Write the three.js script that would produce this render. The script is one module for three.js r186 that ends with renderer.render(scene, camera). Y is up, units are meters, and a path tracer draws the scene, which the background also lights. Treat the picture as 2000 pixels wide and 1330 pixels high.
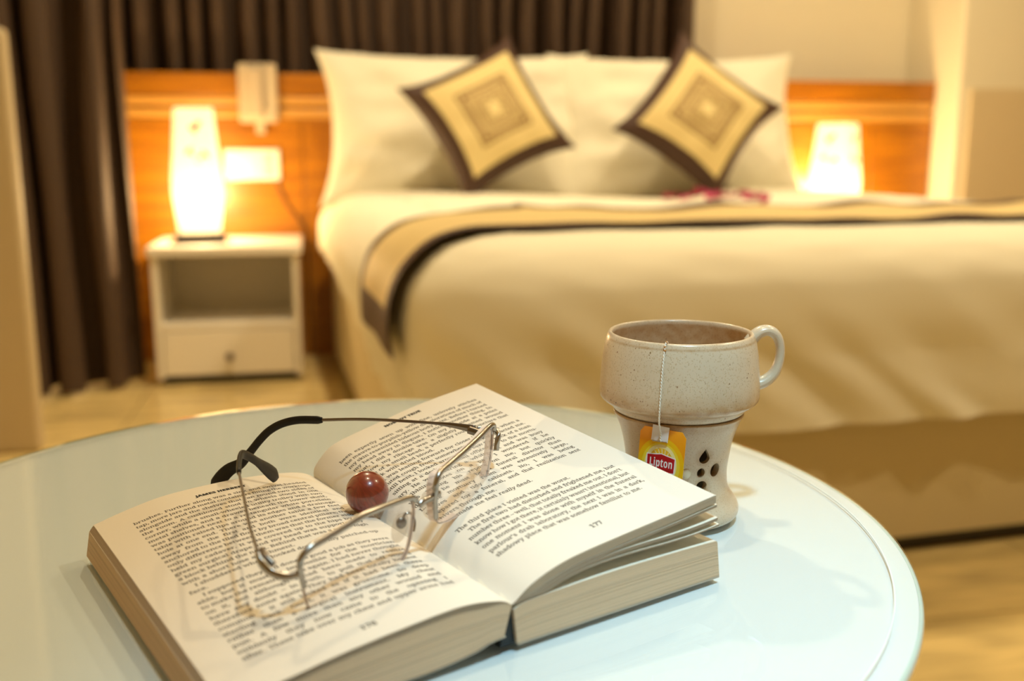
import * as THREE from 'three';
import { RoundedBoxGeometry } from 'three/addons/geometries/RoundedBoxGeometry.js';
import { mergeGeometries } from 'three/addons/utils/BufferGeometryUtils.js';
import { RectAreaLightUniformsLib } from 'three/addons/lights/RectAreaLightUniformsLib.js';
import { Brush, Evaluator, SUBTRACTION } from 'three-bvh-csg';
import { createNoise3D } from 'simplex-noise';

// ---------------------------------------------------------------- camera, light, exposure
const R = THREE.MathUtils.degToRad, V3 = (x, y, z) => new THREE.Vector3(x, y, z);
const EYE = 0.733, TABLE = 0.55, YAW = R(11);          // the room's axes are x along the headboard wall, z towards the viewer
const scene = new THREE.Scene();
scene.background = new THREE.Color(0x000000);
const camera = new THREE.PerspectiveCamera(2 * Math.atan(665 / 1950) * 180 / Math.PI, 2000 / 1330, 0.02, 30);
camera.position.set(0, EYE, 0);
camera.rotation.order = 'YXZ';
camera.rotation.set(-R(10.8855), -YAW, 0);
camera.focus = 0.47;
camera.userData.fStop = 5.6;
const renderer = new THREE.WebGLRenderer({ antialias: true });
renderer.toneMapping = THREE.LinearToneMapping;
renderer.toneMappingExposure = 1.0;
renderer.shadowMap.enabled = true;
RectAreaLightUniformsLib.init();

const WARM = new THREE.Color().setRGB(1, 0.805, 0.50);
const LAMP = new THREE.Color().setRGB(1, 0.70, 0.34);
const COOL = new THREE.Color().setRGB(0.54, 0.84, 1.0);
const DOWN_CD = 13, NEAR_CD = 3.2, SIDE_CD = 8.5, LAMP_CD = 0.80, READ_CD = 1.8;        // candela of a ceiling downlight, a bedside lamp, the reading lamp

// ---------------------------------------------------------------- helpers
let seed = 7;
const rnd = () => { seed = (seed * 1664525 + 1013904223) >>> 0; return seed / 4294967296; };
const noise3 = createNoise3D(rnd);
const used = {};
const numbered = (n) => { const k = used[n] = (used[n] ?? -1) + 1; return k ? n + '_' + String(k).padStart(3, '0') : n; };
function mesh(name, geo, mat, parent) {
  const m = new THREE.Mesh(geo, mat); m.name = parent === scene ? numbered(name) : name; m.castShadow = m.receiveShadow = true; parent.add(m); return m;
}
function tag(o, label, category, group) { o.userData.label = label; o.userData.category = category; if (group) o.userData.group = group; return o; }
function thing(name, label, category, pos = [0, 0, 0], turn = 0, group) {
  const o = new THREE.Group(); o.name = numbered(name); scene.add(o); o.position.set(...pos); o.rotation.y = turn; return tag(o, label, category, group);
}
function struct(name, geo, mat, pos = [0, 0, 0]) { const m = mesh(name, geo, mat, scene); m.position.set(...pos); m.userData.kind = 'structure'; return m; }
// a point given in the reading corner's own axes (x right, y above the table top, z towards the viewer) in the room's axes
const cr = Math.cos(YAW), sr = Math.sin(YAW);
const corner = (x, y, z) => [x * cr - z * sr, TABLE + y, x * sr + z * cr];
function box(w, h, d, x = 0, y = 0, z = 0, r = 0, seg = 3) { const g = r ? new RoundedBoxGeometry(w, h, d, seg, r) : new THREE.BoxGeometry(w, h, d); g.translate(x, y, z); return metreUV(g); }
function metreUV(g) {                                    // uv in metres by the dominant axis of each normal
  const p = g.attributes.position, n = g.attributes.normal, uv = new Float32Array(p.count * 2);
  for (let i = 0; i < p.count; i++) {
    const a = Math.abs(n.getX(i)), b = Math.abs(n.getY(i)), c = Math.abs(n.getZ(i));
    if (b >= a && b >= c) { uv[2 * i] = p.getX(i); uv[2 * i + 1] = p.getZ(i); } else if (a >= c) { uv[2 * i] = p.getZ(i); uv[2 * i + 1] = p.getY(i); } else { uv[2 * i] = p.getX(i); uv[2 * i + 1] = p.getY(i); }
  }
  g.setAttribute('uv', new THREE.BufferAttribute(uv, 2)); return g;
}
const merge = (list) => mergeGeometries(list.map((g) => (g.index ? g.toNonIndexed() : g)).map((g) => { for (const k of Object.keys(g.attributes)) if (!['position', 'normal', 'uv'].includes(k)) g.deleteAttribute(k); return g; }));
function grid(nu, nv, f, uvf) {                          // indexed smooth patch, f(i/nu, j/nv) -> [x, y, z]
  const pos = [], uv = [], idx = [];
  for (let j = 0; j <= nv; j++) for (let i = 0; i <= nu; i++) { const p = f(i / nu, j / nv); pos.push(p[0], p[1], p[2]); const t = uvf ? uvf(i / nu, j / nv, p) : [i / nu, j / nv]; uv.push(t[0], t[1]); }
  for (let j = 0; j < nv; j++) for (let i = 0; i < nu; i++) { const a = j * (nu + 1) + i, b = a + 1, c = a + nu + 1, d = c + 1; idx.push(a, b, d, a, d, c); }
  const g = new THREE.BufferGeometry();
  g.setAttribute('position', new THREE.Float32BufferAttribute(pos, 3)); g.setAttribute('uv', new THREE.Float32BufferAttribute(uv, 2)); g.setIndex(idx); g.computeVertexNormals(); return g;
}
function flip(g) { const a = g.index.array; for (let i = 0; i < a.length; i += 3) { const t = a[i]; a[i] = a[i + 1]; a[i + 1] = t; } g.computeVertexNormals(); return g; }
function sweep(points, half, seg = 60, ring = 12, fixed = null) {      // half(t) -> [half thickness, half height]; ends closed
  const curve = new THREE.CatmullRomCurve3(points.map((p) => V3(...p)), false, 'centripetal');
  const pts = curve.getSpacedPoints(seg), rows = [];
  for (let k = 0; k <= seg; k++) {
    const T = curve.getTangentAt(k / seg), S = fixed ? fixed.clone() : V3(0, 1, 0).cross(T).normalize(), N = T.clone().cross(S).normalize(), [a, b] = half(k / seg);
    rows.push(Array.from({ length: ring + 1 }, (_, i) => { const w = i / ring * 2 * Math.PI; return pts[k].clone().addScaledVector(S, a * Math.cos(w)).addScaledVector(N, b * Math.sin(w)); }));
  }
  rows.unshift(rows[0].map(() => pts[0].clone())); rows.push(rows[rows.length - 1].map(() => pts[seg].clone()));
  return grid(ring, rows.length - 1, (u, v) => { const p = rows[Math.round(v * (rows.length - 1))][Math.round(u * ring)]; return [p.x, p.y, p.z]; });
}
const wire = (points, r, seg = 40) => sweep(points, () => [r, r], seg, 10);
const lathe = (pts, seg = 96) => new THREE.LatheGeometry(pts.map((p) => new THREE.Vector2(p[0], p[1])), seg);
function canvas(w, h, draw) { const c = document.createElement('canvas'); c.width = w; c.height = h; const g = c.getContext('2d'); draw(g, w, h); return c; }
function texture(c, color = true, rx = 1, ry = 1) {
  const t = new THREE.CanvasTexture(c); if (color) t.colorSpace = THREE.SRGBColorSpace; t.wrapS = t.wrapT = THREE.RepeatWrapping; t.repeat.set(rx, ry); t.magFilter = THREE.LinearFilter; return t;
}
const std = (o) => new THREE.MeshStandardMaterial(o), phys = (o) => new THREE.MeshPhysicalMaterial(o);
const rgb = (r, g, b) => new THREE.Color().setRGB(r, g, b);

// ---------------------------------------------------------------- materials
const noiseTex = (w, h, f, color, rx, ry) => texture(canvas(w, h, (g) => {
  const im = g.createImageData(w, h);
  for (let y = 0; y < h; y++) for (let x = 0; x < w; x++) { const c = f(x / w, y / h, x, y), i = (y * w + x) * 4; im.data[i] = c[0]; im.data[i + 1] = c[1]; im.data[i + 2] = c[2]; im.data[i + 3] = 255; }
  g.putImageData(im, 0, 0);
}), color, rx, ry);
const loop = (x, y, fx, fy, k = 0) => noise3(Math.cos(x * 6.2832) * fx, Math.sin(x * 6.2832) * fx + k, y * fy);
const woodTex = noiseTex(512, 512, (x, y) => {
  const a = loop(x, y, 0.5, 26, 3), b = loop(x, y, 1.2, 90, 9), v = 1 + 0.10 * a + 0.06 * b;
  return [172 * v, 106 * v * (1 + 0.03 * a), 10 * v];
}, true, 0.8, 1.4);
const weave = noiseTex(256, 256, (x, y, i, j) => { const v = 128 + 70 * Math.sin(i * Math.PI / 4) * Math.sin(j * Math.PI / 4) + 40 * (rnd() - 0.5); return [v, v, v]; }, false, 14, 14);
const M = {
  wall: std({ color: rgb(0.82, 0.74, 0.56), roughness: 0.85 }),
  ceiling: std({ color: rgb(0.78, 0.74, 0.66), roughness: 0.9 }),
  wood: phys({ map: woodTex, color: rgb(0.84, 0.84, 0.84), roughness: 0.38, clearcoat: 0.25, clearcoatRoughness: 0.3 }),
  whitePaint: phys({ color: rgb(0.82, 0.77, 0.68), roughness: 0.35, clearcoat: 0.2 }),
  dark: std({ color: rgb(0.03, 0.022, 0.016), roughness: 0.5 }),
  linen: phys({ color: rgb(0.82, 0.77, 0.61), roughness: 0.8, sheen: 0.3, sheenColor: rgb(1, 0.95, 0.85), bumpMap: weave, bumpScale: 0.0003 }),
  curtain: phys({ color: rgb(0.060, 0.032, 0.016), roughness: 0.75, sheen: 0.25, sheenColor: rgb(0.35, 0.2, 0.12), bumpMap: weave, bumpScale: 0.0004, side: THREE.DoubleSide }),
  brown: phys({ color: rgb(0.050, 0.019, 0.009), roughness: 0.6, sheen: 0.2, sheenColor: rgb(0.4, 0.2, 0.12), bumpMap: weave, bumpScale: 0.0002 }),
  gold: phys({ color: rgb(0.66, 0.50, 0.22), roughness: 0.6, sheen: 0.4, sheenColor: rgb(1, 0.85, 0.5), bumpMap: weave, bumpScale: 0.0003 }),
  plastic: std({ color: rgb(0.55, 0.45, 0.31), roughness: 0.4 }),
  chrome: std({ color: rgb(0.62, 0.58, 0.52), metalness: 1, roughness: 0.22 }),
  bronze: std({ color: rgb(0.12, 0.08, 0.05), metalness: 0.7, roughness: 0.35 }),
};

// ---------------------------------------------------------------- the room
const HEAD = -3.61, WALL = -3.83;                        // front of the headboard, face of the wall behind it
struct('wall_back', box(5.4, 2.6, 0.12, 1.6, 1.3, WALL - 0.06), M.wall);
struct('wall_left', box(0.12, 2.6, 6.0, -1.03, 1.3, -0.87), M.wall);
struct('wall_right', box(0.12, 2.6, 6.0, 4.26, 1.3, -0.87), M.wall);
struct('wall_front', box(5.4, 2.6, 0.12, 1.6, 1.3, 2.07), M.wall);
struct('ceiling', box(5.4, 0.12, 6.0, 1.6, 2.66, -0.87), M.ceiling);
{
  const p = new THREE.Group(); p.name = numbered('wall_pier'); p.userData.kind = 'structure'; scene.add(p);
  mesh('plaster_face', box(1.82, 2.6, 0.36, 2.385 + 0.91, 1.3, WALL + 0.18, 0.012), M.wall, p);
  mesh('lower_panel', box(1.70, 0.955, 0.012, 2.43 + 0.85, 0.4775, WALL + 0.366, 0.004), std({ color: rgb(0.68, 0.55, 0.34), roughness: 0.6 }), p);
}
{
  const f = new THREE.Group(); f.name = numbered('floor'); f.userData.kind = 'structure'; scene.add(f);
  mesh('screed', box(5.4, 0.1, 6.0, 1.6, -0.062, -0.87), std({ color: rgb(0.35, 0.30, 0.22), roughness: 0.9 }), f);
  const tileTex = noiseTex(512, 512, (x, y) => { const a = loop(x, y, 0.35, 9, 1), b = loop(x, y, 0.9, 34, 5), v = 1 + 0.10 * a + 0.05 * b; return [208 * v, 184 * v, 126 * v].map((c) => Math.min(255, c)); }, true, 1 / 0.6, 1 / 0.6);
  const tm = phys({ map: tileTex, roughness: 0.16 }), tg = box(0.597, 0.012, 0.597, 0, -0.006, 0, 0.0012, 1);
  for (let i = 0; i < 9; i++) for (let j = 0; j < 10; j++) { const t = mesh('tile', tg, tm, f); t.position.set(-0.83 + i * 0.6, 0, -3.42 + j * 0.6); }
}
// headboard panelling across the wall
{
  const h = thing('headboard', 'long orange-brown wooden headboard panel running along the wall behind the bed and both bedside lamps', 'headboard', [0.89, 0, HEAD]);
  const x0 = -1.52, x1 = 1.49, w = x1 - x0, xm = (x0 + x1) / 2;
  mesh('back_board', box(w, 0.985, 0.03, xm, 0.4925, -0.035), M.wood, h);
  mesh('top_rail', box(w, 0.075, 0.034, xm, 0.9475, -0.014, 0.003), M.wood, h);
  const strip = phys({ color: rgb(0.60, 0.30, 0.06), roughness: 0.3, clearcoat: 0.5 });
  mesh('moulding', box(w, 0.030, 0.026, xm, 0.8925, -0.010, 0.008), strip, h);
  mesh('moulding', box(w, 0.030, 0.026, xm, 0.8515, -0.010, 0.008), strip, h);
  const edges = [x0, -1.245, -0.93, -0.36, 0.21, 0.78, 1.235, x1];
  for (let i = 0; i + 1 < edges.length; i++) mesh('panel', box(edges[i + 1] - edges[i] - 0.004, 0.832, 0.022, (edges[i] + edges[i + 1]) / 2, 0.418, -0.011, 0.002), M.wood, h);
}
// curtains: a drawn one across the window behind the headboard and a gathered one hanging to the floor at the left
function drape(x0, x1, z, y0, y1, amp, waves, sd, omega, dx = 0, dz = 0) {
  return grid(Math.round(waves * 28), 14, (u, v) => {
    const y = y0 + (y1 - y0) * v, ph = u * waves * 2 * Math.PI, w = noise3(u * waves * 0.35, v * 1.3, sd), k = 0.75 + 0.25 * noise3(u * waves * 0.6, sd, 2);
    return [x0 + (x1 - x0) * u - omega * Math.sin(2 * ph + 2.2 * w + 2.6 * Math.sin(ph * 0.31)) + 0.010 * noise3(u * 9, v * 2, sd) + dx * u, y, z + dz * u + amp * (0.35 + 0.65 * Math.abs(k)) * Math.sin(ph + 1.1 * w + 1.3 * Math.sin(ph * 0.31)) + 0.008 * w];
  }, (u, v) => [u * (x1 - x0) * 1.8, v * (y1 - y0)]);
}
{
  const c = mesh('curtain', drape(-0.66, 1.44, -3.745, 0.62, 2.5, 0.070, 25, 4.2, 0.0105), M.curtain, scene);
  tag(c, 'wide dark brown curtain drawn in folds across the wall above the headboard', 'curtain');
  const d = mesh('curtain', drape(-0.85, -0.565, -3.14, 0.012, 2.5, 0.080, 3.0, 8.7, 0.012, 0, -0.10), M.curtain, scene);
  tag(d, 'floor-length dark brown curtain gathered at the left beside the nightstand', 'curtain');
  const r = thing('curtain_rail', 'curtain rail under the ceiling over the headboard wall', 'rail', [0.41, 2.5, -3.735]);
  mesh('rod', wire([[-1.08, 0.012, 0], [1.06, 0.012, 0]], 0.012, 4), M.bronze, r);
  mesh('bracket', box(0.02, 0.03, 0.06, -0.9, 0.02, -0.03), M.bronze, r); mesh('bracket', box(0.02, 0.03, 0.06, 0.9, 0.02, -0.03), M.bronze, r);
  const s = thing('curtain_rail', 'short curtain rail over the gathered curtain at the left', 'rail', [-0.72, 2.5, -3.19]);
  mesh('rod', wire([[-0.24, 0.012, 0.05], [0.2, 0.012, -0.06]], 0.012, 4), M.bronze, s);
  mesh('bracket', box(0.02, 0.1, 0.02, -0.1, 0.055, 0), M.bronze, s);
}
// cream partition at the left edge
{
  const m = phys({ color: rgb(0.53, 0.43, 0.27), roughness: 0.6 });
  const c = thing('partition', 'waist-high cream painted partition with a narrower top section at the left edge of the picture', 'partition', [-0.825, 0, -2.56]);
  mesh('lower_panel', box(0.28, 1.005, 0.05, 0, 0.5025, 0, 0.014), m, c);
  mesh('upper_panel', box(0.235, 1.4, 0.04, -0.0225, 1.69, 0, 0.01), m, c);
}

// ---------------------------------------------------------------- ceiling downlights (their four reflections show in the wooden ball)
for (const [x, z, where] of [[0.17, -0.72, 'above the glass table'], [1.76, -0.72, 'right of the glass table'], [0.17, -2.5, 'above the left half of the bed'], [1.76, -2.5, 'above the right side of the bed']]) {
  const d = thing('ceiling_downlight', 'round recessed warm ceiling spotlight ' + where, 'light', [x, 2.6, z], 0, 'recessed ceiling spotlights');
  mesh('trim_ring', lathe([[0.045, -0.002], [0.060, -0.004], [0.064, 0], [0.045, 0.0]], 40), M.chrome, d);
  mesh('light_disc', new THREE.CylinderGeometry(0.043, 0.043, 0.004, 32).translate(0, -0.004, 0), std({ color: 0xffffff, emissive: WARM, emissiveIntensity: 60 }), d);
  const s = new THREE.SpotLight(WARM, z < -1 ? DOWN_CD : x < 1 ? NEAR_CD : SIDE_CD, 0, R(76), 0.7, 2); s.name = 'downlight'; s.position.set(0, -0.012, 0); s.target.position.set(0, -1, 0); s.shadow.radius = 2; s.castShadow = true; d.add(s, s.target);
}
// reading lamp on a floor stand beside the viewer's right shoulder: the cool light on the table
{
  const [hx, hy, hz] = corner(0.15, 0.70, -0.20), [bx, , bz] = corner(0.62, 0, 0.28), aim = V3(...corner(0.17, 0, -0.33));
  const l = thing('reading_lamp', 'slim floor-standing reading lamp with a small cool white head', 'lamp', [bx, 0, bz]);
  const hd = V3(hx - bx, hy, hz - bz), dir = aim.clone().sub(V3(hx, hy, hz)).normalize();
  mesh('base', lathe([[0, 0.03], [0.12, 0.028], [0.14, 0.02], [0.14, 0], [0, 0]], 40), M.bronze, l);
  mesh('pole', wire([[0, 0.02, 0], [0, hy + 0.22, 0]], 0.009, 4), M.bronze, l);
  mesh('arm', wire([[0, hy + 0.20, 0], [hd.x * 0.5, hy + 0.26, hd.z * 0.5], [hd.x - dir.x * 0.055, hy - dir.y * 0.055, hd.z - dir.z * 0.055]], 0.006, 24), M.bronze, l);
  const q = new THREE.Quaternion().setFromUnitVectors(V3(0, -1, 0), dir);
  const head = mesh('lamp_head', lathe([[0.0, 0.055], [0.020, 0.052], [0.034, 0.03], [0.040, 0.0], [0.038, 0.0], [0.032, 0.028], [0, 0.03]], 40), M.bronze, l); head.quaternion.copy(q); head.position.copy(hd);
  const disc = mesh('light_disc', new THREE.CylinderGeometry(0.027, 0.027, 0.004, 32).translate(0, 0.012, 0), std({ color: 0xffffff, emissive: COOL, emissiveIntensity: 12 }), l); disc.quaternion.copy(q); disc.position.copy(hd);
  const s = new THREE.SpotLight(COOL, READ_CD, 0, R(27), 1, 2); s.name = 'reading_light'; s.position.copy(hd).addScaledVector(dir, -0.006); s.target.position.copy(hd).addScaledVector(dir, 1); s.shadow.radius = 1.3; s.castShadow = true; l.add(s, s.target);
}

// ---------------------------------------------------------------- bed
const TOP = 0.595, BX0 = 0.0, BX1 = 1.80, BZ0 = -3.48, BZ1 = -1.445, SKEW = R(4);
const PROF = [[0.19, TOP], [0.13, TOP - 0.004], [0.080, TOP - 0.018], [0.049, TOP - 0.038], [0.023, TOP - 0.067], [0.008, TOP - 0.098], [0.0, TOP - 0.145], [0.004, TOP - 0.20]];
const profPt = (t) => { const n = PROF.length - 1, k = Math.min(n - 1e-6, t * n), i = Math.floor(k), f = k - i, g = (j) => PROF[Math.max(0, Math.min(n, j))], h = (c) => { const a = g(i - 1)[c], b = g(i)[c], d = g(i + 1)[c], e = g(i + 2)[c]; return 0.5 * (2 * b + (d - a) * f + (2 * a - 5 * b + 4 * d - e) * f * f + (3 * b - a - 3 * d + e) * f * f * f); }; return [h(0), h(1)]; };
{
  const rC = 0.195, path = [];
  const line = (ax, az, bx, bz, nx, nz, n) => { for (let i = 0; i < n; i++) path.push([ax + (bx - ax) * i / n, az + (bz - az) * i / n, nx, nz]); };
  const arc = (cx, cz, a0, a1, n) => { for (let i = 0; i < n; i++) { const a = a0 + (a1 - a0) * i / n; path.push([cx + rC * Math.cos(a), cz + rC * Math.sin(a), Math.cos(a), Math.sin(a)]); } };
  line(BX1, BZ0, BX1, BZ1 - rC, 1, 0, 60); arc(BX1 - rC, BZ1 - rC, 0, Math.PI / 2, 16);
  line(BX1 - rC, BZ1, BX0 + rC, BZ1, 0, 1, 120); arc(BX0 + rC, BZ1 - rC, Math.PI / 2, Math.PI, 16);
  line(BX0, BZ1 - rC, BX0, BZ0, -1, 0, 80); path.push([BX0, BZ0, -1, 0]);
  const len = [0]; for (let i = 1; i < path.length; i++) len.push(len[i - 1] + Math.hypot(path[i][0] - path[i - 1][0], path[i][1] - path[i - 1][1]));
  const nP = path.length - 1, NV = 40;
  const skirt = grid(nP, NV, (u, v) => {
    const k = Math.round(u * nP), [x, z, nx, nz] = path[k], s = len[k], foot = Math.max(0, nz), t = v;
    let d, y;
    if (t < 0.55) [d, y] = profPt(t / 0.55); else { const q = (t - 0.55) / 0.45, hem = 0.27 + (1 - foot) * 0.13 * THREE.MathUtils.smoothstep(-z, 1.9, 3.3); y = (TOP - 0.20) * (1 - q) + hem * q; d = 0.004 + 0.012 * q * (1 - foot) - 0.004 * q * foot; }
    const low = THREE.MathUtils.smoothstep(TOP - y, 0.05, 0.25), g = s + (TOP - y) * 1.25;        // folds slant down to the right across the foot
    const fold = 0.0125 * Math.sin(g * 34 + 2.2 * noise3(g * 2.3, y * 3, 1)) * (0.4 + 0.6 * Math.abs(noise3(g * 3, 4, y * 2))) + 0.006 * noise3(g * 9, y * 4, 7);
    d -= fold * low;
    return [x - nx * d, y + 0.002 * noise3(s * 5, d * 30, 3) * (1 - low), z - nz * d];
  }, (u, v) => [u * 6, v * 0.5]);
  const inner = path.map(([x, z, nx, nz]) => [x - nx * 0.19, z - nz * 0.19]);
  const cx = 0.9, cz = -2.5, top = grid(nP, 6, (u, v) => { const [x, z] = inner[Math.round(u * nP)]; return [x + (cx - x) * (1 - v), TOP + (v < 1 ? 0.003 : 0) + 0.002 * noise3(x * 3, z * 3, v), z + (cz - z) * (1 - v)]; }, (u, v, p) => [p[0], p[2]]);
  const b = thing('bed', 'wide double bed under a smooth cream bedspread with draped folds at the foot', 'bed', [BX0, 0, BZ0], SKEW);
  const shift = (g) => g.translate(-BX0, 0, -BZ0);
  mesh('bedspread', shift(merge([flip(skirt), flip(top)])), M.linen, b);
  mesh('mattress', shift(box(1.62, 0.24, 1.86, 0.9, 0.44, -2.48, 0.05)), std({ color: rgb(0.7, 0.64, 0.5), roughness: 0.9 }), b);
  const plan = new THREE.Shape(), bx = BX0 + 0.045, bX = BX1 - 0.045, bz = -BZ1 + 0.045, bZ = -BZ0 - 0.005, q = 0.17;    // base with rounded foot corners
  plan.moveTo(bx + q, bz); plan.lineTo(bX - q, bz); plan.absarc(bX - q, bz + q, q, -Math.PI / 2, 0); plan.lineTo(bX, bZ); plan.lineTo(bx, bZ); plan.lineTo(bx, bz + q); plan.absarc(bx + q, bz + q, q, Math.PI, Math.PI * 1.5);
  mesh('bed_base', shift(new THREE.ExtrudeGeometry(plan, { depth: 0.30, bevelEnabled: false, curveSegments: 16 }).rotateX(-Math.PI / 2).translate(0, 0.035, 0)), phys({ color: rgb(0.66, 0.56, 0.34), roughness: 0.5 }), b);
  mesh('plinth', shift(box(1.62, 0.036, 1.93, 0.9, 0.018, -2.475)), M.dark, b);
}
// bed runner lying across the bed and hanging over its left side
{
  const side = []; for (let i = 0; i <= 30; i++) side.push(profPt(i / 30)); side.reverse();                       // hanging end -> flat top
  const pts = [...side, [0.5, TOP], [0.9, TOP], [1.3, TOP], [1.64, TOP]].map(([d, y]) => V3(BX0 + d, y, 0));
  const curve = new THREE.CatmullRomCurve3(pts, false, 'centripetal'), n = 160, P = curve.getSpacedPoints(n), Lr = curve.getLength();
  const at = (t, w, lift) => {
    const k = Math.max(0, Math.min(n, t * n)), i = Math.min(n - 1, Math.floor(k)), f = k - i, p = P[i].clone().lerp(P[i + 1], f), T = P[i + 1].clone().sub(P[i]).normalize();
    const wob = 0.0045 * (1 + noise3(t * 7, w * 1.5, 3)) + 0.004 * (1 + Math.sin(t * 60 + w * 4)) * (t > 0.25 ? Math.max(0, noise3(t * 5, w, 8)) : 0) + 0.012 * (1 - THREE.MathUtils.smoothstep(t, 0.06, 0.2)) + 0.012 * THREE.MathUtils.smoothstep(0.3 - w, 0, 0.3) * THREE.MathUtils.smoothstep(t, 0.1, 0.3) * Math.max(0, 0.3 + noise3(t * 6, 2, 5));
    p.x += -T.y * (lift + wob); p.y += T.x * (lift + wob);
    return [p.x, p.y, -2.03 + 0.41 * w + 0.012 * noise3(t * 4, 1, 2) - 0.03 * Math.max(0, 0.25 - t) * 4 * (1 - w) + 0.05 * Math.max(0, 0.3 - t)];
  };
  const g = thing('bed_runner', 'gold bed runner with dark brown edges across the bed, hanging over its left side', 'bed runner', [BX0, 0.35, BZ0], SKEW);
  const part = (t0, t1, w0, w1, nu, nv, lift) => { const a = grid(nu, nv, (u, v) => at(t0 + (t1 - t0) * u, w0 + (w1 - w0) * v, lift), (u, v) => [(t0 + (t1 - t0) * u) * Lr, v * 0.4]); const b = flip(grid(nu, nv, (u, v) => at(t0 + (t1 - t0) * u, w0 + (w1 - w0) * v, lift - 0.003))); return merge([flip(a), flip(b)]).translate(-BX0, -0.35, -BZ0); };
  const E0 = 0.040;
  mesh('gold_field', part(E0, 1, 0.15, 0.88, 150, 10, 0.006), M.gold, g);
  mesh('brown_border', part(E0, 1, 0.0, 0.15, 150, 5, 0.006), M.brown, g); mesh('brown_border', part(E0, 1, 0.88, 1, 150, 3, 0.006), M.brown, g);
  mesh('brown_end', part(0, E0, 0, 1, 12, 10, 0.006), M.brown, g);
}
// pillows
function cushionShape(hw, hh, th, s, t, pull, ear = 0.10) {   // point of the upper face
  const e = (q) => 1 - pull * (1 - q * q), cornerness = Math.pow(Math.abs(s * t), 3);
  return [hw * s * e(t) * (1 + ear * cornerness), hh * t * e(s) * (1 + ear * cornerness), th * Math.pow(Math.max(0, (1 - s * s) * (1 - t * t)), 0.46)];
}
function pillow(hw, hh, th, pull, sd, lumps, ear) {
  const f = (sg) => (u, v) => { const s = -Math.cos(u * Math.PI) * 0.5 + (u * 2 - 1) * 0.5, t = -Math.cos(v * Math.PI) * 0.5 + (v * 2 - 1) * 0.5, p = cushionShape(hw, hh, th, s, t, pull, ear); p[2] = sg * p[2] * (1 + lumps * noise3(s * 1.6, t * 1.6, sd)) + lumps * 0.02 * noise3(s * 5, t * 3, sd + 3); return p; };
  return merge([grid(36, 36, f(1), (u, v) => [u * hw * 2, v * hh * 2]), flip(grid(36, 36, f(-1), (u, v) => [u * hw * 2, v * hh * 2]))]);
}
const pil1 = mesh('pillow', pillow(0.435, 0.25, 0.105, 0.05, 1, 0.22, 0.07), M.linen, scene);
pil1.position.set(0.475, TOP + 0.205, -3.385); pil1.rotation.set(-R(17), 0, 0); tag(pil1, 'left of the two large cream pillows propped against the headboard', 'pillow');
const pil2 = mesh('pillow', pillow(0.425, 0.25, 0.105, 0.05, 5, 0.22, 0.07), M.linen, scene);
pil2.position.set(1.245, TOP + 0.207, -3.375); pil2.rotation.set(-R(17), 0, R(1)); tag(pil2, 'right of the two large cream pillows propped against the headboard', 'pillow');
// patterned throw cushions standing on a corner
const printTex = texture(canvas(768, 768, (g, w) => {
  g.fillStyle = '#dfc98c'; g.fillRect(0, 0, w, w);
  g.strokeStyle = '#6b420f'; g.fillStyle = '#6b420f'; g.lineWidth = 9;
  const sq = (r) => g.strokeRect(w / 2 - r, w / 2 - r, 2 * r, 2 * r);
  sq(236); sq(222); sq(150); sq(84); g.lineWidth = 8;
  for (const a of [-1, 1]) for (let k = -5; k <= 5; k++) for (const o of [0, 1]) {      // meander between the square lines
    const c = k * 36, d = a * 186, x = w / 2 + (o ? d : c), y = w / 2 + (o ? c : d);
    g.strokeRect(x - 13, y - 13, 26, 26); g.fillRect(x - 4, y - 4, 8, 8);
  }
  for (let k = -3; k <= 3; k++) for (let j = -3; j <= 3; j++) if (Math.max(Math.abs(k), Math.abs(j)) === 3) { g.beginPath(); g.arc(w / 2 + k * 38, w / 2 + j * 38, 13, 0, 7); g.stroke(); g.fillRect(w / 2 + k * 38 - 5, w / 2 + j * 38 - 5, 10, 10); }
  for (let k = 0; k < 8; k++) { const a = k * Math.PI / 4; g.beginPath(); g.arc(w / 2 + 62 * Math.cos(a), w / 2 + 62 * Math.sin(a), 9, 0, 7); g.stroke(); }
  g.fillStyle = '#ead69a'; g.beginPath(); g.arc(w / 2, w / 2, 54, 0, 7); g.fill();
}));
function throwCushion(label, pos, rot, side) {
  const c = thing('throw_cushion', label, 'cushion', pos); c.rotation.set(...rot);
  const hw = side / 2, th = 0.085, pull = 0.075, turn = (g) => g.rotateZ(Math.PI / 4);
  mesh('cover', turn(pillow(hw, hw, th, pull, 3, 0.06, 0.09)), M.brown, c);
  const k = 0.80;
  mesh('printed_panel', turn(grid(28, 28, (u, v) => { const s = (u * 2 - 1) * k, t = (v * 2 - 1) * k, p = cushionShape(hw, hw, th, s, t, pull, 0.09); p[2] = p[2] * (1 + 0.06 * noise3(s * 1.6, t * 1.6, 3)) + 0.003; return p; })), std({ map: printTex, roughness: 0.7, bumpMap: weave, bumpScale: 0.0003 }), c);
  return c;
}
throwCushion('brown-bordered square cushion with a printed gold panel, leaning on the left pillow', [0.535, 0.825, -3.14], [-R(20), R(4), -R(17)], 0.385);
throwCushion('brown-bordered square cushion with a printed gold panel, leaning on the right pillow', [1.225, 0.830, -3.13], [-R(18), -R(2), R(7)], 0.385);
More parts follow.
